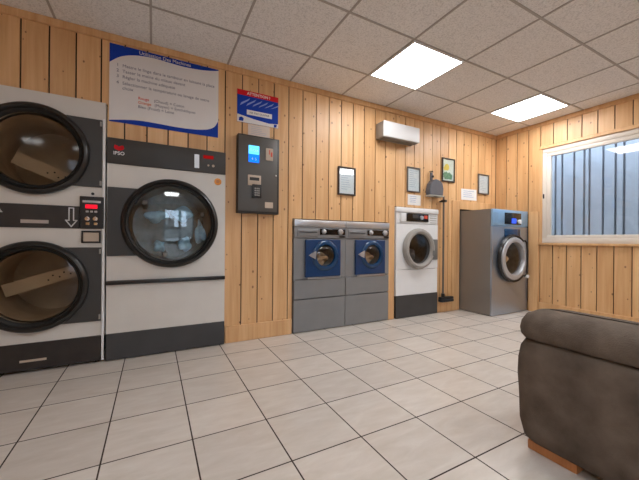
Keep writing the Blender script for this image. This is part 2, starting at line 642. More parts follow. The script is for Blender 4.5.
# service space behind the built-in machines
b = MB()
b.box(XL - .1, XR + .12, YS, YS + .06, 0, H)
b.box(XL - .1, XL - .04, YB + .08, YS, 0, H)
b.box(XR + .06, XR + .12, YB + .08, YS, 0, H)
struct(b.build('wall_service', PLASTER, smooth=0))

# cornices and skirting
b = MB(); b.tv = .75; b.box(XL, XR, YB - .016, YB + .004, H - .055, H - .0005, .003, 1)
struct(b.build('trim_1', PINE_TRIM))
b = MB(); b.tv = .8; b.box(XR - .016, XR + .004, YF, YB - .017, H - .05, H - .0005, .003, 1)
struct(b.build('trim_2', PINE_TRIM))
b = MB(); b.tv = .6
b.box(0.572, 1.214, YB - .016, YB + .004, 0, .150, .004, 1)
b.box(3.244, 3.522, YB - .016, YB + .004, 0, .150, .004, 1)
struct(b.build('baseboard_back', PINE_TRIM))
b = MB(); b.tv = .6; b.box(XR - .016, XR + .004, YF, 2.264, 0, .14, .004, 1)
struct(b.build('baseboard_right', PINE_TRIM))
# plain jamb between the washer pair and the white washer, and round the steel washer's opening
b = MB(); b.tv = .62; b.box(2.438, 2.526, YB - .012, YB + .004, 0, 1.34, .003, 1)
struct(b.build('trim_3', PINE_TRIM))
b = MB(); b.tv = .55
b.box(3.526, 3.672, YB - .014, YB + .004, 0, 1.475, .003, 1)
b.box(3.672, XR - .02, YB - .014, YB + .004, 1.365, 1.475, .003, 1)
struct(b.build('trim_4', PINE_TRIM))
b = MB(); b.tv = .9; b.box(XR - .016, XR + .004, 2.268, 2.380, 0, 1.33, .003, 1)
struct(b.build('trim_5', PINE_TRIM))

# window in the right wall
wy0, wy1, wz0, wz1 = WIN
root = struct(bpy.data.objects.new('window_1', None)); COL.objects.link(root)
root.location = (XR, (wy0 + wy1) / 2, wz0)
def rel(o, r):
    o.parent = r
    o.matrix_parent_inverse = Matrix.Translation(r.location).inverted()
    return o
b = MB()
fw = 0.058
for (a, c, d, e) in ((wy0 + .001, wy1 - .001, wz0, wz0 + fw), (wy0 + .001, wy1 - .001, wz1 - .001 - fw, wz1 - .001),
                     (wy0 + .001, wy0 + .001 + fw, wz0 + fw, wz1 - .001 - fw), (wy1 - .001 - fw, wy1 - .001, wz0 + fw, wz1 - .001 - fw)):
    b.box(XR - .002, XR + .065, a, c, d, e, .004, 2)
rel(b.build('window_frame', PVC), root)
b = MB()
s0, s1, t0, t1 = wy0 + .052, wy1 - .052, wz0 + .05, wz1 - .056
sw = 0.050
for (a, c, d, e) in ((s0, s1, t0, t0 + sw), (s0, s1, t1 - sw, t1), (s0, s0 + sw, t0 + sw, t1 - sw), (s1 - sw, s1, t0 + sw, t1 - sw)):
    b.box(XR + .006, XR + .056, a, c, d, e, .006, 2)
rel(b.build('sash', PVC), root)
b = MB(); b.box(XR + .028, XR + .034, s0 + sw - .004, s1 - sw + .004, t0 + sw - .004, t1 - sw + .004)
rel(b.build('pane', PANE, smooth=0), root)
b = MB(); b.box(XR - .012, XR + .0, wy1 - .035, wy1 - .022, 1.49, 1.55, .003); b.box(XR - .016, XR - .008, wy1 - .034, wy1 - .023, 1.505, 1.535, .002)
rel(b.build('hinge', BLACK), root)
b = MB(); b.tv = .4
b.box(XR - .03, XR + .05, wy0 - .03, wy1 + .03, wz0 - .028, wz0 - .001, .004, 2)
struct(b.build('trim_6', PINE_TRIM))
b = MB(); b.tv = .45
b.box(XR - .020, XR + .03, wy0 - .03, wy1 + .022, wz1 - .003, wz1 + .038, .003, 1)
b.box(XR - .012, XR + .03, wy1 - .013, wy1 + .022, wz0 - .001, wz1 - .003, .003, 1)
struct(b.build('trim_7', PINE_TRIM))

# glazed shop entrance behind the camera (unseen, layout invented for daylight in machine doors)
root = struct(bpy.data.objects.new('door_1', None)); COL.objects.link(root)
root.location = (0.45, YF, 0)
b = MB()
for x0, x1, z0, z1 in ((-.05, .02, 0, 2.12), (1.58, 1.65, 0, 2.12), (.02, 1.58, 2.05, 2.12), (.72, .86, 0, 2.05), (.02, .72, 0, .25), (.86, 1.58, 0, .25), (.02, .72, .95, 1.10)):
    b.box(x0, x1, YF - .07, YF - .01, z0, z1, .004, 1)
rel(b.build('door_frame', CHARCOAL), root)
b = MB()
for x0, x1, z0, z1 in ((.02, .72, .25, .95), (.02, .72, 1.10, 2.05), (.86, 1.58, .25, 2.05)):
    b.box(x0, x1, YF - .045, YF - .037, z0, z1)
rel(b.build('pane', PANE, smooth=0), root)
b = MB(); b.tube([(.79, YF - .012, .95), (.79, YF + .05, .97), (.79, YF + .05, 1.3), (.79, YF - .012, 1.32)], .012)
rel(b.build('door_handle', CHROME), root)

# outside: ground and the corrugated wall facing the window
b = MB(); b.box(XR + .13, 9, -12, 9, -.25, -.1); b.box(-12, XR + .13, -12, YF - .12, -.25, -.1)
struct(b.build('ground', CONCRETE, smooth=0))
b = MB()
prof = []
y = -1.2
n_ = 0
while y < 5.2:
    w_ = (.150, .085, .128, .150, .060, .120)[n_ % 6]
    prof += [(y, 0), (y + w_ - .028, 0), (y + w_ - .025, .055), (y + w_ - .003, .055)]
    y += w_
    n_ += 1
X0 = 5.35
bmv = b.bm
for z0, z1 in ((-.1, 3.3),):
    va = [bmv.verts.new((X0 + d, yy, z0)) for yy, d in prof]
    vb = [bmv.verts.new((X0 + d, yy, z1)) for yy, d in prof]
    vc = [bmv.verts.new((X0 + .08, yy, z0)) for yy, d in prof]
    vd = [bmv.verts.new((X0 + .08, yy, z1)) for yy, d in prof]
    for i in range(len(prof) - 1):
        if prof[i + 1][0] - prof[i][0] < 1e-6:
            continue
        bmv.faces.new((va[i], va[i + 1], vb[i + 1], vb[i]))
        bmv.faces.new((vc[i + 1], vc[i], vd[i], vd[i + 1]))
        bmv.faces.new((vb[i], vb[i + 1], vd[i + 1], vd[i]))
# unseen street front added to break up the reflection in the dryer glass
bb = MB()
bb.box(-9, .9, -9.4, -9, -.1, 2.2); bb.box(.9, 2.3, -9.4, -9, -.1, 1.2); bb.box(2.3, 9, -9.4, -9, -.1, 3.4)
struct(bb.build('wall_street_added', PLASTER, smooth=0))
bmesh.ops.remove_doubles(bmv, verts=bmv.verts[:], dist=1e-5)
bmesh.ops.recalc_face_normals(bmv, faces=bmv.faces[:])
struct(b.build('wall_outside', CLADDING, smooth=0))


# ------------------------------------------------------------------ ceiling lights
def ceiling_light(u, v, label, mat, src=None):
    x0, y1 = 0.5746 + 0.6 * u, 2.976 - 0.592 * v
    t = thing('ceiling_light', label, 'light', (x0 + .3, y1 - .296, H - .012), 'square ceiling light panels')
    b = MB()
    for a, c, d, e in ((-.295, .295, -.291, -.273), (-.295, .295, .273, .291), (-.295, -.277, -.273, .273), (.277, .295, -.273, .273)):
        b.box(a, c, d, e, 0, .0118, .002, 1)
    b.build('frame', WHITE_BRIGHT, t)
    b = MB(); b.box(-.277, .277, -.273, .273, .003, .0116)
    b.build('diffuser', mat, t, smooth=0)
    return t


ceiling_light(2, 1, 'larger-looking lit square ceiling panel, the one nearer the air conditioner', PANEL)
ceiling_light(5, 1, 'smaller-looking lit square ceiling panel in the far corner, nearer the window', PANEL)
for u, v, lab in ((2, 5, 'added unseen ceiling panel above the sofa, behind the viewer'), (5, 5, 'added unseen ceiling panel in the rear right corner above the sofa end'),
                  (-1, 5, 'added unseen ceiling panel above the entrance side, behind the viewer'), (-4, 5, 'added unseen ceiling panel at the rear left of the room')):
    ceiling_light(u, v, lab, ADDED_PANEL)  # four out-of-view panels added as extra room light


# ------------------------------------------------------------------ dryers
def shell(b, w, d, z0, z1, t=.012, y=0.02):
    """sides, top, bottom and back of a cabinet open to the front"""
    b.box(0, t, y, d, z0, z1)
    b.box(w - t, w, y, d, z0, z1)
    b.box(t, w - t, y, d, z1 - t, z1)
    b.box(t, w - t, y, d, z0, z0 + t)
    b.box(t, w - t, d - t, d, z0 + t, z1 - t)


def dryer_door(t, cx, cz, ro, ri, glassm, drumm, depth=.5):
    d = MB()
    d.lathe(cx, cz, [(ri + .002, -.022), (ri + .010, -.052), (ro - .028, -.064), (ro - .010, -.056), (ro, -.036), (ro, -.012), (ri + .002, -.012), (ri + .002, -.022)], 72)
    door = d.build('door', RUBBER, t)
    i = MB(); i.lathe(cx, cz, [(ri - .014, -.018), (ri - .006, -.040), (ri + .004, -.046), (ri + .012, -.040), (ri + .003, -.014), (ri - .014, -.018)], 72)
    i.build('gasket', RUBBER_MATT, door)
    g = MB(); g.lathe(cx, cz, [(ri - .008, -.022), (ri * .75, -.034), (ri * .4, -.042), (0, -.045)], 64)
    g.build('glass', glassm, door)
    m_ = MB(); m_.lathe(cx, cz, [(ri - .02, .02), (ri - .012, depth), (ri * .25, depth + .01), (0, depth + .01)], 56)
    for k in range(0 if drumm is DRUM_WARM else 3):
        a = 2 * PI * k / 3 + .35
        r_ = ri - .055
        m_.box(cx + r_ * math.cos(a) - .02, cx + r_ * math.cos(a) + .02, .06, depth - .02, cz + r_ * math.sin(a) - .02, cz + r_ * math.sin(a) + .02, .01, 2)
    dm = m_.build('drum', drumm, t)
    if drumm is DRUM_WARM:
        rb = MB()
        a = math.radians(18 if cz < 1 else -24)
        ux, uz = math.cos(a), math.sin(a)
        hl, hw = ri - .035, .046
        oz = .02 if cz < 1 else -.10
        if cz > 1:
            hl -= .045
        pts = [(cx + sx * hl * ux - sz * hw * uz, cz + oz + sx * hl * uz + sz * hw * ux) for sx, sz in ((-1, -1), (-1, 1), (1, 1), (1, -1))]
        rb.prism(pts, .20, .24)
        rib = rb.build('drum_rib', DRUM_RIB, dm)
        for k in range(6):
            q = .03 + .035 * k
            px, pz = cx + q * ux - (.012 if k % 2 else -.012) * uz, cz + oz + q * uz + (.012 if k % 2 else -.012) * ux
            h_ = MB(); h_.cyl(px, .1998, pz, .006, -.002, seg=12); h_.build('hole', BLACK, rib)
    return door


def cut_panel(cx, cz, r, xe, z0, z1, n=20):
    """outline of a flat panel whose inner edge follows the round door"""
    a0, a1 = math.asin((z0 - cz) / r), math.asin((z1 - cz) / r)
    sg = 1 if xe > cx else -1
    return [(xe, z0), (xe, z1)] + [(cx + sg * r * math.cos(a1 + (a0 - a1) * k / n), cz + r * math.sin(a1 + (a0 - a1) * k / n)) for k in range(n + 1)]


def laundry_bundle(loc, size, mat, label, seed):
    bm = bmesh.new()
    bmesh.ops.create_icosphere(bm, subdivisions=4, radius=1.0)
    rnd = random.Random(seed)
    waves = [(Vector((rnd.uniform(-1, 1), rnd.uniform(-1, 1), rnd.uniform(-1, 1))).normalized() * rnd.uniform(2.5, 7), rnd.uniform(0, 6), rnd.uniform(.04, .14)) for _ in range(9)]
    for v in bm.verts:
        k = 1.0
        for w, ph, am in waves:
            k += am * math.sin(v.co.dot(w) + ph)
        v.co = Vector((v.co.x * size[0], v.co.y * size[1], v.co.z * size[2])) * k
    me = bpy.data.meshes.new('laundry')
    bm.to_mesh(me); bm.free()
    me.materials.append(mat)
    me.polygons.foreach_set('use_smooth', [True] * len(me.polygons))
    o = bpy.data.objects.new('laundry', me); COL.objects.link(o)
    o.location = loc
    return tag(o, label, 'laundry', 'laundry inside the machines')


# stacked double dryer
DX, DY, DW = -1.152, 2.83, 0.832
t = thing('stacked_dryer', 'tall white two-drum stacked tumble dryer with two black-rimmed round doors, at the far left', 'dryer', (DX, DY, 0))
DC = 0.427     # door centre
UC, LC = 1.540, 0.595
b = MB(); shell(b, DW, .75, .2, 1.945)
b.holed(0, DW, 1.16, 1.945, DC, UC, .256, 0, .02)
b.holed(0, DW, .2, 1.0, DC, LC, .256, 0, .02)
b.box(0, DW, 0, .02, 1.0, 1.16)
b.build('cabinet', WHITE_PAINT, t)
b = MB(); b.box(DW - .017, DW - .001, -.012, 0, .02, 1.82, .002, 1)
b.build('edge_strip', WHITE_BRIGHT, t)
for cz, z0, z1 in ((UC, 1.308, 1.808), (LC, .317, .862)):
    p = MB(); p.prism(cut_panel(DC, cz, .288, DW - .020, z0, z1), -.014, -.0005)
    pn = p.build('door_panel', CHARCOAL, t)
    for hz in (z0 + .03, z1 - .03):
        h = MB()
        h.box(DW - .034, DW - .021, -.020, -.0142, hz - .018, hz + .018, .002, 1)
        h.build('hinge', AC_GREY, pn)
dryer_door(t, DC, UC, .312, .262, DOOR_GLASS_BROWN, DRUM_WARM)
dryer_door(t, DC, LC, .313, .264, DOOR_GLASS_BROWN, DRUM_WARM)
b = MB(); b.box(0.0, .678, -.010, -.0005, 1.000, 1.160, .002, 1)
band = b.build('middle_band', BROWNBLACK, t)
def arrow(b, cx, z0, z1, up=False, w=.032, y0=-.0125, y1=-.0102):
    zz = (lambda z: z0 + z1 - z) if up else (lambda z: z)
    s, hd, th = .013, .045, .007
    pts = [(-s, z1), (s, z1), (s, z0 + hd), (w, z0 + hd), (0, z0), (-w, z0 + hd), (-s, z0 + hd)]
    for (xa, za), (xb, zb) in zip(pts, pts[1:] + pts[:1]):
        za, zb = zz(za), zz(zb)
        d = Vector((xb - xa, 0, zb - za)); L = d.length; d /= L
        n = Vector((-d.z, 0, d.x)) * th / 2
        e = d * th / 2
        q = [Vector((cx + xa, 0, za)) - e - n, Vector((cx + xb, 0, zb)) + e - n, Vector((cx + xb, 0, zb)) + e + n, Vector((cx + xa, 0, za)) - e + n]
        b.prism([(v.x, v.z) for v in q], y0, y1)
for ax, up in ((.632, False), (.232, True)):
    b = MB(); arrow(b, ax, 1.012, 1.146, up)
    b.build('arrow_marking', WHITE_BRIGHT, band, smooth=0)
b = MB(); b.box(.358, .506, -.0125, -.0102, 1.030, 1.054, .001, 1)
b.build('name_plate', SILVER, band)
b = MB(); b.box(.680, DW - .006, -.016, -.0005, 1.000, 1.236, .003, 1)
cp = b.build('control_panel', BLACK, t)
b = MB(); b.box(.697, .806, -.0185, -.0165, 1.190, 1.206, .001, 1); b.build('legend_strip', SILVER, cp)
b = MB(); b.box(.714, .786, -.0185, -.0165, 1.148, 1.176, .001, 1); b.build('display', RED_LED, cp)
for k in range(3):
    b = MB(); b.box(.716 + k * .026, .734 + k * .026, -.020, -.0165, 1.118, 1.132, .002, 1)
    b.build('button', SILVER, cp)
for cx in (.728, .776):
    b = MB(); b.cyl(cx, -.0165, 1.072, .015, -.018, 'y'); b.box(cx - .005, cx + .005, -.040, -.034, 1.058, 1.090, .002, 1)
    b.box(cx - .011, cx + .011, -.0185, -.0165, 1.026, 1.046, .001, 1)
    b.build('coin_knob', CHROME, cp)
b = MB(); b.cyl(.756, -.0005, 1.258, .010, -.006, 'y'); b.build('indicator', BLACK, t)
b = MB()
for a, c, d, e in ((.690, .808, .972, .984), (.690, .808, .894, .906), (.690, .702, .906, .972), (.796, .808, .906, .972)):
    b.box(a, c, -.014, -.0005, d, e, .002, 1)
bx = b.build('coin_tray', BLACK, t)
b = MB(); b.box(.702, .796, -.006, -.0005, .906, .972); b.build('tray_plate', BEIGE_PAD, bx)
b = MB(); b.box(0.004, DW - .022, .004, .70, .02, .2); b.box(0.0, DW - .020, -.008, .004, .022, .206, .003, 1)
pl = b.build('plinth', BROWNBLACK, t)
b = MB(); b.box(.358, .500, -.0105, -.0082, .078, .094, .001, 1); b.build('name_plate', BEIGE_PAD, pl)
for x in (.03, DW - .06):
    for y in (.03, .62):
        b = MB(); b.box(x, x + .03, y, y + .03, 0, .022)
        b.build('foot', BLACK, t)

# single dryer
SX, SW = -0.310, 0.870
t = thing('tumble_dryer', 'wide white tumble dryer with one big black-rimmed round door, beneath the wash instructions poster', 'dryer', (SX, 2.83, 0))
SC, SZ = .446, 1.055
b = MB(); shell(b, SW, .8, .2, 1.692)
b.holed(0, SW, .607, 1.50, SC, SZ, .311, 0, .02)
b.box(0, SW, 0, .02, .2, .579); b.box(0, SW, .006, .02, .579, .607)
b.build('cabinet', WHITE_PAINT, t)
b = MB(); b.box(0, SW, -.012, .02, 1.498, 1.692, .004, 2)
cp = b.build('control_panel', CHARCOAL, t)
b = MB(); b.prism([(.042, 1.620), (.052, 1.606), (.076, 1.597), (.100, 1.606), (.110, 1.620), (.104, 1.640), (.088, 1.636), (.076, 1.628), (.064, 1.636), (.048, 1.640)], -.0145, -.0122)
b.build('logo', SIGN_RED, cp, smooth=0)
lettering('logo_lettering', [('IPSO', .076, 1.566, .036, -.0135, 'CENTER', .0006)], WHITE_BRIGHT, cp)
b = MB(); b.box(.612, .650, -.0145, -.0122, 1.530, 1.645, .001, 1)
for k in range(5):
    b.box(.618, .644, -.016, -.0145, 1.537 + k * .021, 1.552 + k * .021, .001, 1)
b.build('button_strip', SILVER, cp)
b = MB(); b.box(.682, .766, -.0145, -.0122, 1.618, 1.648, .001, 1); b.build('display', RED_LED_DIM, cp)
for bx_, br_ in ((.764, .011), (.724, .008)):
    b = MB(); b.cyl(bx_, -.0122, 1.562, br_, -.005); b.build('button', BEIGE_PAD, cp)
b = MB(); b.prism(cut_panel(SC, SZ, .337, .004, .797, 1.318), -.016, -.0005)
pn = b.build('door_panel', CHARCOAL, t)
dryer_door(t, SC, SZ, .357, .316, DOOR_GLASS, DRUM)
for k, (dx, dz, w_, h_, lab) in enumerate(((-.083, -.185, .045, .050, 'small pale blue clump low left behind the single dryer glass'),
                                        (.105, -.175, .050, .060, 'pale blue clump low right behind the single dryer glass'),
                                        (.085, .085, .075, .055, 'largest pale blue clump high in the middle of the single dryer glass'),
                                        (-.115, .060, .070, .045, 'pale blue clump high left behind the single dryer glass'),
                                        (.225, -.060, .035, .090, 'narrow pale blue clump at the right edge of the single dryer glass'))):
    laundry_bundle((SX + SC + dx, 2.83 + .075, SZ + dz), (w_, .05, h_), PALE_BLUE_CLUMP, lab, 20 + k)  # pale blue clumps just behind the glass, giving its bluish patches
b = MB(); b.box(.0, SW, -.030, .004, .578, .609, .006, 2)
b.build('grip_rail', BLACK, t)
b = MB(); b.cyl(.806, -.0005, 1.432, .030, -.003, seg=20); sk = b.build('sticker', ORANGE, t)
b = MB(); b.cyl(.804, -.0036, 1.434, .015, -.001, seg=16); b.build('sticker_mark', OAK_BLOCK, sk)
b = MB(); b.box(.004, SW - .004, .012, .72, .006, .2); b.box(0, SW, -.006, .012, .006, .207, .003, 1)
b.build('plinth', CHARCOAL_PLINTH, t)


# ------------------------------------------------------------------ pair of grey washers
def grey_washer(x, label, which):
    w = .600
    t = thing('washing_machine', label, 'washing machine', (x, 2.835, 0), 'grey washing machines with blue doors')
    b = MB(); shell(b, w, .6, .008, 1.125)
    b.box(0, w, 0, .02, .008, .330, .004, 1)
    b.build('cabinet', GREY_STEEL, t)
    b = MB(); b.box(.003, w - .003, -.004, .018, .338, .530, .004, 1)
    b.build('drawer_panel', GREY_STEEL, t)
    cx, cz = .345, .770
    b = MB(); b.holed(0, w, .535, .945, cx, cz, .150, .004, .02)
    b.build('front_panel', GREY_STEEL, t)
    d = MB(); d.holed(.118, .530, .553, .935, cx, cz, .150, -.022, .003)
    door = d.build('door', BLUE_DOOR, t)
    m_ = door.modifiers.new('bevel', 'BEVEL'); m_.width = .012; m_.segments = 3; m_.limit_method = 'ANGLE'; m_.angle_limit = math.radians(60)
    r = MB(); r.lathe(cx, cz, [(.105, -.010), (.112, -.036), (.130, -.040), (.152, -.030), (.158, -.020), (.150, .0), (.105, -.010)], 48)
    r.build('door_ring', BLUE_DEEP, door)
    g = MB(); g.lathe(cx, cz, [(.110, -.020), (.08, -.032), (.04, -.038), (0, -.040)], 40)
    g.build('glass', DOOR_GLASS_CLEAR, door)
    h = MB(); h.prism([(.150, .775), (.222, .735), (.228, .820)], -.040, -.0225); h.build('door_handle', SILVER, door)
    s = MB(); s.box(.150, w - .06, -.010, .003, .532, .552, .003, 1); s.build('silver_sill', SILVER, t)
    m2 = MB(); m2.lathe(cx, cz, [(.148, .021), (.150, .40), (0, .41)], 40); m2.build('drum', DRUM, t)
    laundry_bundle((x + cx + .02, 2.835 + .12, cz - .035), (.065, .075, .055), CLOTH_TAN, 'tan laundry bundle behind the round glass of the ' + which, 3)
    b = MB(); b.box(0, w, -.004, .02, .948, 1.060, .004, 1)
    cp = b.build('control_panel', GREY_STEEL, t)
    b = MB(); b.box(.030, .260, -.012, -.0045, .965, 1.046, .004, 2); b.box(.045, .245, -.016, -.012, 1.012, 1.028, .003, 1)
    dr = b.build('detergent_drawer', GREY_STEEL, cp)
    b = MB(); b.box(.050, .250, -.0175, -.0165, 1.004, 1.011); b.build('drawer_grip', BLACK, dr)
    b = MB(); b.box(.285, .590, -.010, -.0045, .985, 1.046, .003, 1); fc = b.build('fascia', BLACK_GLOSS, cp)
    for kx, kr in ((.330, .020), (.530, .026)):
        k_ = MB(); k_.lathe(kx, 1.016, [(kr + .006, -.0102), (kr + .006, -.016), (kr, -.030), (kr - .003, -.032), (0, -.032)], 28); k_.build('knob', SILVER, fc)
    b = MB(); b.box(.520, .590, -.008, -.0045, .955, .978, .002, 1); b.build('program_label', BLACK, cp)
    b = MB(); b.box(0, w, -.010, .10, 1.062, 1.133, .006, 2); b.build('worktop', SILVER, t)
    b = MB(); b.box(.01, w - .01, .03, .55, 0, .0078); b.build('foot_plate', BLACK, t)
    return t


grey_washer(1.226, 'grey washing machine with blue door, left of the pair, beside the bare plank wall', 'left blue-door washer')
grey_washer(1.829, 'grey washing machine with blue door, right of the pair, nearer the white washer', 'right blue-door washer')

# ------------------------------------------------------------------ white washer
WX, WW = 2.540, .694
t = thing('washing_machine', 'white washing machine with grey round door on a dark raised plinth', 'washing machine', (WX, 2.835, 0))
b = MB(); shell(b, WW, .6, .27, 1.30)
cx, cz = .340, .832
b.holed(0, WW, .583, 1.135, cx, cz, .188, 0, .02)
b.box(0, WW, 0, .02, .27, .577, .003, 1)
b.box(0, WW, .004, .02, 1.14, 1.27)
b.build('cabinet', WHITE_BRIGHT, t)
b = MB(); b.box(-.003, WW + .003, -.012, .3, 1.272, 1.332, .008, 2); b.build('worktop', WHITE_BRIGHT, t)
b = MB(); b.box(.004, WW - .004, .012, .55, .004, .268); b.box(0, WW, -.006, .012, .004, .272, .003, 1)
b.build('plinth', CHARCOAL_PLINTH, t)
b = MB(); b.box(.560, WW - .008, -.012, -.0005, .690, .950, .006, 2); b.build('hinge_panel', HINGE_GREY, t)
d = MB(); d.lathe(cx, cz, [(.180, -.020), (.188, -.056), (.212, -.070), (.236, -.062), (.250, -.034), (.250, -.010), (.180, -.012), (.180, -.020)], 64)
door = d.build('door', AC_GREY, t)
g = MB(); g.lathe(cx, cz, [(.182, -.030), (.12, -.044), (.06, -.055), (0, -.058)], 44); g.build('glass', DOOR_GLASS_DARK, door)
h = MB(); h.box(cx + .190, cx + .225, -.084, -.066, cz - .09, cz - .02, .008, 3); h.build('door_handle', HINGE_GREY, door)
m2 = MB(); m2.lathe(cx, cz, [(.187, .021), (.187, .40), (0, .41)], 40); m2.build('drum', DRUM, t)
laundry_bundle((WX + cx - .03, 2.835 + .16, cz - .085), (.08, .11, .075), CLOTH, 'white laundry bundle behind the round glass of the white washer', 5)
b = MB(); b.box(.050, .150, -.012, .003, 1.150, 1.262, .005, 2); dd = b.build('detergent_drawer', WHITE_BRIGHT, t)
b = MB()
for x0, x1, z0, z1 in ((.056, .062, 1.156, 1.256), (.138, .144, 1.156, 1.256), (.062, .138, 1.156, 1.162)):
    b.box(x0, x1, -.0135, -.0122, z0, z1)
b.build('drawer_outline', AC_GREY, dd, smooth=0)
b = MB(); b.box(.160, .520, -.010, .003, 1.165, 1.264, .004, 2); fc = b.build('control_panel', BLACK_GLOSS, t)
b = MB(); b.box(.250, .345, -.0125, -.0102, 1.205, 1.250, .001, 1); b.build('display', CHARCOAL, fc)
b = MB(); b.box(.440, .500, -.0125, -.0102, 1.205, 1.245, .001, 1); b.build('red_light', INK_RED, fc)
b = MB(); b.lathe(.395, 1.215, [(.026, -.0102), (.024, -.026), (0, -.027)], 24); b.build('knob', SILVER, fc)
b = MB()
for z in (1.155, 1.185, 1.215, 1.245):
    b.box(.560, .670, -.0015, .0035, z, z + .006)
b.build('program_list', AC_GREY, t, smooth=0)

# ------------------------------------------------------------------ stainless washer in the corner
BX, BYY, BW, BH = 3.690, 2.400, .768, 1.335
t = thing('washing_machine', 'large stainless steel washing machine standing out from the corner beside the window', 'washing machine', (BX, BYY, 0))
cx, cz = .393, .712
b = MB(); shell(b, BW, 1.0, .008, BH, y=.02)
cab = b.build('cabinet', STAINLESS, t)
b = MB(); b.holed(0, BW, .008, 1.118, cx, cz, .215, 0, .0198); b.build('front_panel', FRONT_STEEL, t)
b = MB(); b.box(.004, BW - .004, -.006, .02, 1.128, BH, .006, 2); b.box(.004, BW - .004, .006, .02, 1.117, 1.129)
cp = b.build('control_panel', WINDOW_BLUE_STEEL, t)
b = MB(); b.box(.245, .600, -.010, -.0062, 1.150, 1.298, .004, 2); fc = b.build('display', BLACK_GLOSS, cp)
b = MB(); b.box(.390, .490, -.0115, -.0102, 1.165, 1.230, .001, 1); b.build('screen', SCREEN_SPOT, fc)
b = MB(); b.lathe(.556, 1.190, [(.028, -.0102), (.028, -.030), (0, -.032)], 28); b.build('knob', WHITE_BRIGHT, fc)
b = MB(); b.box(.020, .110, -.0078, -.0062, 1.16, 1.29, .001, 1); b.build('detergent_drawer', WINDOW_BLUE_STEEL, cp)
b = MB(); b.box(.250, .590, -.006, -.0003, .900, 1.092, .004, 2); b.build('program_plate', BLUE_DEEP, t)
d = MB(); d.lathe(cx, cz, [(.200, -.020), (.212, -.062), (.240, -.070), (.270, -.058), (.282, -.030), (.282, -.012), (.200, -.012), (.200, -.020)], 72)
door = d.build('door', DOOR_SILVER, t)
g = MB(); g.lathe(cx, cz, [(.203, -.030), (.15, -.046), (.08, -.058), (0, -.062)], 48); g.build('glass', DOOR_GLASS_CLEAR, door)
s = MB()
s.lathe(cx, cz, [(.284, -.030), (.286, -.052), (.300, -.056), (.308, -.044), (.308, -.014), (.284, -.014), (.284, -.030)], 56, arc=(math.radians(48), math.radians(312)))
s.build('rubber_rim', RUBBER, door)
h = MB(); h.tube([(cx + .20, -.06, cz + .235), (cx + .226, -.072, cz + .205), (cx + .236, -.076, cz + .10), (cx + .236, -.076, cz - .10), (cx + .226, -.072, cz - .205), (cx + .20, -.06, cz - .235)], .011)
h.build('door_handle', RUBBER, door)
h = MB(); h.cyl(cx + .235, -.060, cz - .235, .024, -.03); h.build('latch', WHITE_BRIGHT, door)
m2 = MB(); m2.lathe(cx, cz, [(.213, .021), (.216, .50), (0, .51)], 48); m2.build('drum', DRUM, t)
laundry_bundle((BX + cx - .02, BYY + .12, cz - .03), (.10, .08, .10), CLOTH_TAN, 'tan laundry bundle behind the round glass of the steel washer', 8)
b = MB(); b.box(BW, BW + .006, -.004, .03, .14, 1.30); b.build('side_seal', BLACK, t, smooth=0)
b = MB(); b.box(.03, BW - .03, .04, .9, 0, .0078); b.build('foot_plate', BLACK, t)

# ------------------------------------------------------------------ payment terminal
t = thing('payment_terminal', 'grey metal payment terminal with lit blue screen on the plank wall', 'payment terminal', (.660, 2.786, 1.168))
b = MB(); b.box(0, .388, .004, .0735, 0, .708, .004, 2); b.build('case', TERMINAL_EDGE, t)
b = MB(); b.box(.003, .366, -.004, .0035, .020, .696, .003, 2); fp = b.build('front_plate', TERMINAL, t)
b = MB(); b.box(.092, .190, -.008, -.0042, .535, .612, .001, 1); sc = b.build('screen', SCREEN_CYAN, fp, smooth=0)
b = MB(); b.box(.092, .190, -.008, -.0042, .460, .534, .001, 1); b.build('lower_screen', SCREEN_BLUE, sc, smooth=0)
lettering('screen_lettering', [('CHOIX', .141, .560, .026, -.0086, 'CENTER')], POSTER_WHITE, sc)
lettering('screen_digits', [('4  5', .141, .482, .030, -.0086, 'CENTER')], POSTER_WHITE, sc)
b = MB(); b.box(.252, .322, -.010, -.0042, .494, .608, .003, 1); ca = b.build('coin_acceptor', BEIGE_PAD, fp)
b = MB(); b.box(.283, .291, -.0112, -.0102, .550, .592); b.build('coin_slot', INK_RED, ca, smooth=0)
b = MB(); b.box(.300, .314, -.0112, -.0102, .530, .572); b.build('return_button', INK_RED, ca, smooth=0)
b = MB(); b.box(.086, .208, -.012, -.0042, .250, .345, .004, 2); cr = b.build('card_reader', BEIGE_PAD, fp)
b = MB(); b.box(.102, .190, -.0135, -.0122, .296, .324, .001, 1); b.build('card_slot', BLACK, cr)
b = MB(); b.box(.124, .212, -.018, -.0122, .140, .262, .004, 2); kp = b.build('keypad', BLACK, fp)
b = MB()
for i in range(3):
    for j in range(4):
        b.box(.146 + i * .017, .158 + i * .017, -.0198, -.0182, .158 + j * .020, .171 + j * .020, .001, 1)
b.build('keys', AC_GREY, kp)
b = MB(); b.box(.248, .326, -.006, -.0042, .054, .108, .001, 1); b.build('maker_plate', BEIGE_PAD, fp)
b = MB(); b.cyl(.352, -.0042, .36, .008, -.006); b.build('lock', CHROME, fp)

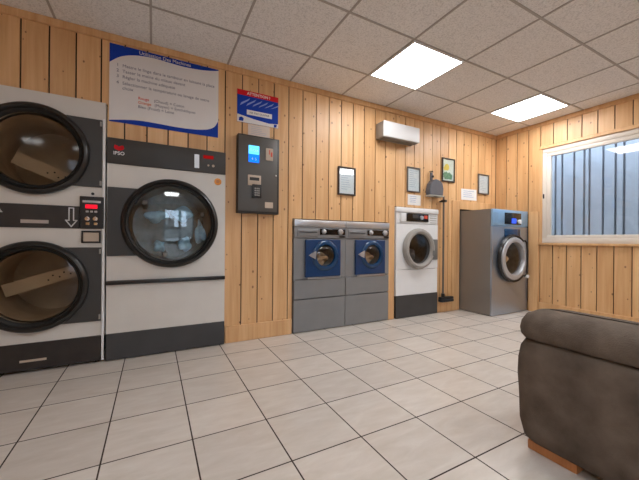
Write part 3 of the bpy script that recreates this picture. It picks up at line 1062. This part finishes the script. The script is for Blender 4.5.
# ------------------------------------------------------------------ poster, signs, papers
t = thing('instruction_poster', 'large blue and white wash instructions poster above the single dryer', 'poster', (-.303, 2.8595, 1.825))
PW, PH = .802, .597
b = MB(); b.box(0, PW, -.005, -.0005, 0, PH, .001, 1); b.build('board', POSTER_BLUE, t)
top = [(0, .448), (.06, .500), (.12, .530), (.20, .550), (.30, .558), (.41, .553), (.52, .549), (.64, .556), (.74, .572), (PW, .588)]
bot = [(PW, .145), (.77, .090), (.72, .060), (.65, .044), (.56, .036), (.45, .034), (.33, .038), (.20, .038), (.10, .026), (0, .008)]
def spline(pts, n=6):
    out = []
    for i in range(len(pts) - 1):
        p0, p1, p2, p3 = pts[max(i - 1, 0)], pts[i], pts[i + 1], pts[min(i + 2, len(pts) - 1)]
        for k in range(n):
            s = k / n
            out.append(tuple(.5 * (2 * p1[j] + (p2[j] - p0[j]) * s + (2 * p0[j] - 5 * p1[j] + 4 * p2[j] - p3[j]) * s * s + (3 * p1[j] - p0[j] - 3 * p2[j] + p3[j]) * s ** 3) for j in (0, 1)))
    return out + [pts[-1]]
b = MB(); b.prism((spline(top) + spline(bot))[::-1], -.0066, -.0052)
b.build('white_field', POSTER_WHITE, t, smooth=0)
lettering('title_lettering', [('Utilisation Des Machines', .385, .5615, .038, -.0062, 'CENTER')], POSTER_WHITE, t)
L = [('1   Mettre le linge dans le tambour en laissant la place', .045, .430, .0335),
     ('2   Tasser le moins du mieux devant', .045, .388, .0335),
     ('3   Régler la machine adéquate', .045, .345, .0335),
     ('4   Sélectionner la température ou lavage de votre', .045, .296, .0335), ('choix', .084, .258, .0335),
     ('(Chaud) = Coton', .300, .205, .032), ('(Moyen) = Synthétiques', .305, .171, .032), ('Bleu (Froid) = Laine', .190, .137, .032)]
for a, x, z, s in L:
    if a[0].isdigit():
        lettering('line_number', [(a[0], x, z, s, -.0072, 'LEFT')], INK, t)
        a, x = a[4:], x + .039
    lettering('instruction_line', [(a, x, z, s, -.0072, 'LEFT')], INK, t)
lettering('red_lettering', [('Rouge', .190, .205, .030, -.0072, 'LEFT', .0003)], INK_RED, t)
lettering('orange_lettering', [('Orange', .190, .171, .030, -.0072, 'LEFT', .0003)], INK_ORANGE, t)
for x in (.10, .25, .42, .66):
    b = MB(); b.cyl(x, -.005, PH - .006, .005, -.004, seg=12)
    b.build('pin', BLACK, t)

t = thing('warning_sign', 'small blue sign with red header above the payment terminal', 'sign', (.664, 2.8595, 2.003))
b = MB(); b.box(0, .394, -.0045, -.0005, 0, .296, .001, 1); b.build('board', POSTER_BLUE, t)
b = MB(); b.box(0, .394, -.006, -.0047, .248, .296); b.build('red_header', SIGN_RED, t, smooth=0)
lettering('header_lettering', [('ATTENTION !', .200, .260, .036, -.0064, 'CENTER', .0006)], POSTER_WHITE, t)
b = MB()
for i in range(6):
    x = .025 + i * .058
    b.prism([(x, .150 + i * .004), (x + .075, .205), (x + .095, .232), (x + .012, .178)], -.006, -.0047)
b.build('pale_streaks', SIGN_STREAK, t, smooth=0)
b = MB(); b.box(.088, .330, -.0075, -.0047, .078, .122); lb = b.build('white_label', PAPER, t, smooth=0)
lettering('label_lettering', [('NE PAS OUVRIR', .209, .090, .027, -.008, 'CENTER')], INK, lb)
b = MB(); b.prism([(0, 0), (.394, 0), (.394, .040), (.300, .030), (.160, .044), (0, .070)], -.006, -.0047); b.build('white_foot', POSTER_WHITE, t, smooth=0)
b = MB(); b.prism([(.015, .010), (.055, .010), (.060, .036), (.040, .048), (.018, .040)], -.0075, -.0062); b.build('pictogram', POSTER_BLUE, t, smooth=0)
b = MB(); b.prism([(.350, .002), (.375, .006), (.380, .034), (.350, .030)], -.0075, -.0062)
b.build('pictogram', POSTER_BLUE, t, smooth=0)


def paper(label, x, z, w, h, mat, tilt=0.0, lines=4, ink=INK_BLUE, name='paper_notice', y=2.8595, yy=-.0025):
    t = thing(name, label, 'paper', (x, y, z))
    t.rotation_euler = (0, tilt, 0)
    b = MB(); b.box(0, w, yy, -.0005, 0, h, .0004, 1); b.build('sheet', mat, t)
    b = MB()
    rnd = random.Random(int(x * 1000))
    for i in range(lines):
        zz = h * (.82 - .7 * i / max(1, lines))
        b.box(w * .14, w * (.14 + .72 * rnd.uniform(.55, 1)), yy - .0008, yy - .0001, zz - h * .022, zz + h * .012)
    b.build('printing', ink, t, smooth=0)
    return t


paper('beige paper notice tucked under the blue warning sign', .765, 1.885, .210, .115, PAPER_BEIGE, 0, 5, PALE_PRINT)
paper('white paper notice under a frame, just above the white washer', 2.738, 1.370, .214, .128, PAPER, 0, 4)
paper('white paper notice taped crookedly above the steel washer', 3.712, 1.497, .322, .152, PAPER, -.02, 4)


def framed(label, x, z, w, h, fm, fw, content):
    t = thing('picture_frame', label, 'frame', (x, 2.8595, z))
    b = MB()
    for a, c, d, e in ((0, w, 0, fw), (0, w, h - fw, h), (0, fw, fw, h - fw), (w - fw, w, fw, h - fw)):
        b.box(a, c, -.022, -.0005, d, e, .003, 1)
    b.build('frame', fm, t)
    b = MB(); b.box(fw - .002, w - fw + .002, -.008, -.0015, fw - .002, h - fw + .002)
    s = b.build('print', PALE_GREEN if content == 'flower' else PAPER, t, smooth=0)
    if content == 'flower':
        b = MB(); b.lathe(w * .40, h * .62, [(0, -.0092), (.042, -.0088), (.045, -.0082)], 14)
        b.lathe(w * .40 - .035, h * .56, [(0, -.0090), (.028, -.0087), (.03, -.0082)], 12)
        b.build('yellow_flower', YELLOW, s)
        b = MB()
        for i in range(9):
            r_ = random.Random(i)
            px, pz = w * (.22 + .06 * i), h * (.18 + .10 * r_.random())
            b.prism([(px - .02, pz - .03), (px + .02, pz - .025), (px + .03, pz + .03), (px, pz + .05), (px - .025, pz + .02)], -.0090 - .0001 * i, -.0082)
        b.build('green_leaves', GREEN, s, smooth=0)
    else:
        b = MB()
        rnd = random.Random(content)
        for i in range(9):
            zz = h * (.86 - .08 * i)
            b.box(w * .20, w * (.20 + .6 * rnd.uniform(.5, 1)), -.0088, -.0081, zz - .003, zz + .002)
        b.build('printing', PALE_PRINT, s, smooth=0)
    g = MB(); g.box(fw - .002, w - fw + .002, -.0125, -.0105, fw - .002, h - fw + .002); g.build('glass', PANE, t, smooth=0)
    return t


framed('black framed notice alone on the planks left of the white wall unit', 1.735, 1.417, .225, .304, FRAME_DARK, .016, 1)
framed('grey framed notice hanging above the white washing machine', 2.715, 1.528, .216, .304, FRAME_GREY, .014, 2)
framed('dark framed flower picture with yellow bloom, upper right of the dustpan', 3.322, 1.712, .241, .312, FRAME_DARK, .015, 'flower')
framed('narrow grey framed notice nearest the corner, above the steel washer', 4.054, 1.603, .237, .285, FRAME_GREY, .016, 3)

# ------------------------------------------------------------------ wall air conditioner
t = thing('air_conditioner', 'white wall-mounted air conditioner unit below the lit ceiling panel', 'air conditioner', (2.240, 2.72, 2.083))
AW = .546
b = MB(); b.box(.004, AW - .004, .012, .1395, .004, .180, .006, 2); b.build('case', AC_GREY, t)
b = MB(); b.box(0, AW, -.004, .011, .006, .182, .008, 3); b.build('front_cover', AC_WHITE, t)
b = MB(); b.box(.03, AW - .03, .03, .10, -.004, .0038, .001, 1); b.build('outlet_flap', HINGE_GREY, t)

# ------------------------------------------------------------------ dustpan and broom
t = thing('dustpan', 'grey dustpan hanging on the planks above the broom', 'dustpan', (3.148, 2.86, 1.495))
def rr(pts): return pts[::-1]
b = MB()
sc_pts = [(-.115, .012), (.118, .012), (.126, .10), (.112, .16), (.07, .20), (.0, .215), (-.055, .20), (-.10, .15), (-.118, .08)]
b.prism(rr(sc_pts), -.085, -.004)
sc = b.build('scoop', DUST_GREY, t, smooth=0)
m_ = sc.modifiers.new('bevel', 'BEVEL'); m_.width = .014; m_.segments = 3
b = MB(); b.box(-.122, .124, -.094, -.002, -.004, .0118, .003, 1); b.build('rubber_lip', DUST_LIP, t)
b = MB(); b.box(-.055, -.020, -.040, -.015, .20, .305, .008, 3); b.build('handle', DUST_GREY, t)
b = MB(); b.tube([(-.042, -.0005, .315), (-.042, -.05, .315), (-.042, -.055, .300)], .006); b.lathe(-.030, .250, [(.016, -.041), (.014, -.052), (0, -.053)], 14); b.build('hook', BLACK, t)

t = thing('broom', 'thin-handled dark floor broom hanging between the white washer and the steel washer', 'broom', (3.300, 2.800, .158))
b = MB(); b.tube([(0, 0, .050), (0, .0, 1.35)], .012); b.build('handle', FRAME_GREY, t)
b = MB(); b.box(-.056, .172, -.030, .030, .018, .052, .01, 3); b.cyl(0, 0, .050, .022, .045, 'z'); hd = b.build('head', BLACK, t)
b = MB(); b.box(-.052, .168, -.034, .034, -.012, .020, .004, 1); b.build('bristles', BRISTLE, hd)
b = MB(); b.tube([(0, .0595, 1.285), (0, .02, 1.285), (0, -.024, 1.285)], .010); b.box(-.020, .024, -.034, .030, 1.270, 1.300, .004, 1); b.build('clip', BLACK, t)

# ------------------------------------------------------------------ sofa, its arm end towards the viewer
SXX = 1.452
t = thing('sofa', 'taupe velour sofa with padded arm on wooden block feet, in the right foreground', 'sofa', (SXX, 0, 0))
Y0, Y1 = -.14, .855
def arm(x0, mirror=False):
    b = MB()
    secs = []
    for dx, dy, z, r in ((.044, .050, .040, .05), (.024, .028, .06, .06), (.010, .012, .13, .07), (.006, .006, .24, .08), (.0, .0, .33, .085), (.002, .002, .40, .085), (.010, .010, .455, .08), (.026, .026, .486, .07), (.05, .05, .496, .06)):
        secs.append((x0 + dx, x0 + .27 - dx * .6, Y0, Y1 - dy, r, z))
    b.loft(secs)
    a = b.build('arm', FABRIC, t, smooth=60)
    b = MB()
    secs = []
    for dx, dy, z, r in ((.050, .048, .489, .05), (.024, .026, .499, .06), (.012, .014, .514, .07), (.006, .008, .538, .08), (.012, .010, .570, .085), (.034, .018, .597, .09), (.070, .050, .615, .09), (.105, .09, .622, .06)):
        secs.append((x0 + dx, x0 + .29 - dx * .8, Y0 - .01, Y1 - dy, r, z))
    b.loft(secs)
    b.build('arm_pad', FABRIC, a, smooth=60)
arm(0)
arm(1.82)
b = MB(); b.loft([(.25, 1.84, -.10, .78, .04, .045), (.25, 1.84, -.10, .80, .05, .10), (.25, 1.84, -.10, .80, .05, .26)]); b.build('base', FABRIC, t, smooth=60)
for x0, x1 in ((.262, 1.045), (1.05, 1.83)):
    b = MB(); b.loft([(x0 + .02, x1 - .02, .06, .79, .05, .262), (x0, x1, .05, .82, .06, .29), (x0, x1, .05, .82, .06, .36), (x0 + .03, x1 - .03, .07, .79, .06, .40), (x0 + .07, x1 - .07, .11, .74, .05, .408)])
    b.build('seat_cushion', FABRIC, t, smooth=60)
b = MB(); b.loft([(.24, 1.86, -.22, .03, .05, .045), (.24, 1.86, -.26, .03, .07, .4), (.24, 1.86, -.28, .0, .08, .72), (.26, 1.84, -.26, -.03, .08, .80), (.32, 1.78, -.22, -.08, .05, .82)]); b.build('backrest', FABRIC, t, smooth=60)
for x0, x1, y0, y1 in ((.046, .135, .612, .800), (1.90, 2.01, .620, .795), (.060, .135, -.12, .06), (1.90, 2.01, -.12, .06)):
    b = MB(); b.tv = .5; b.box(x0, x1, y0, y1, 0, .041, .005, 2); b.build('foot', OAK_BLOCK, t)
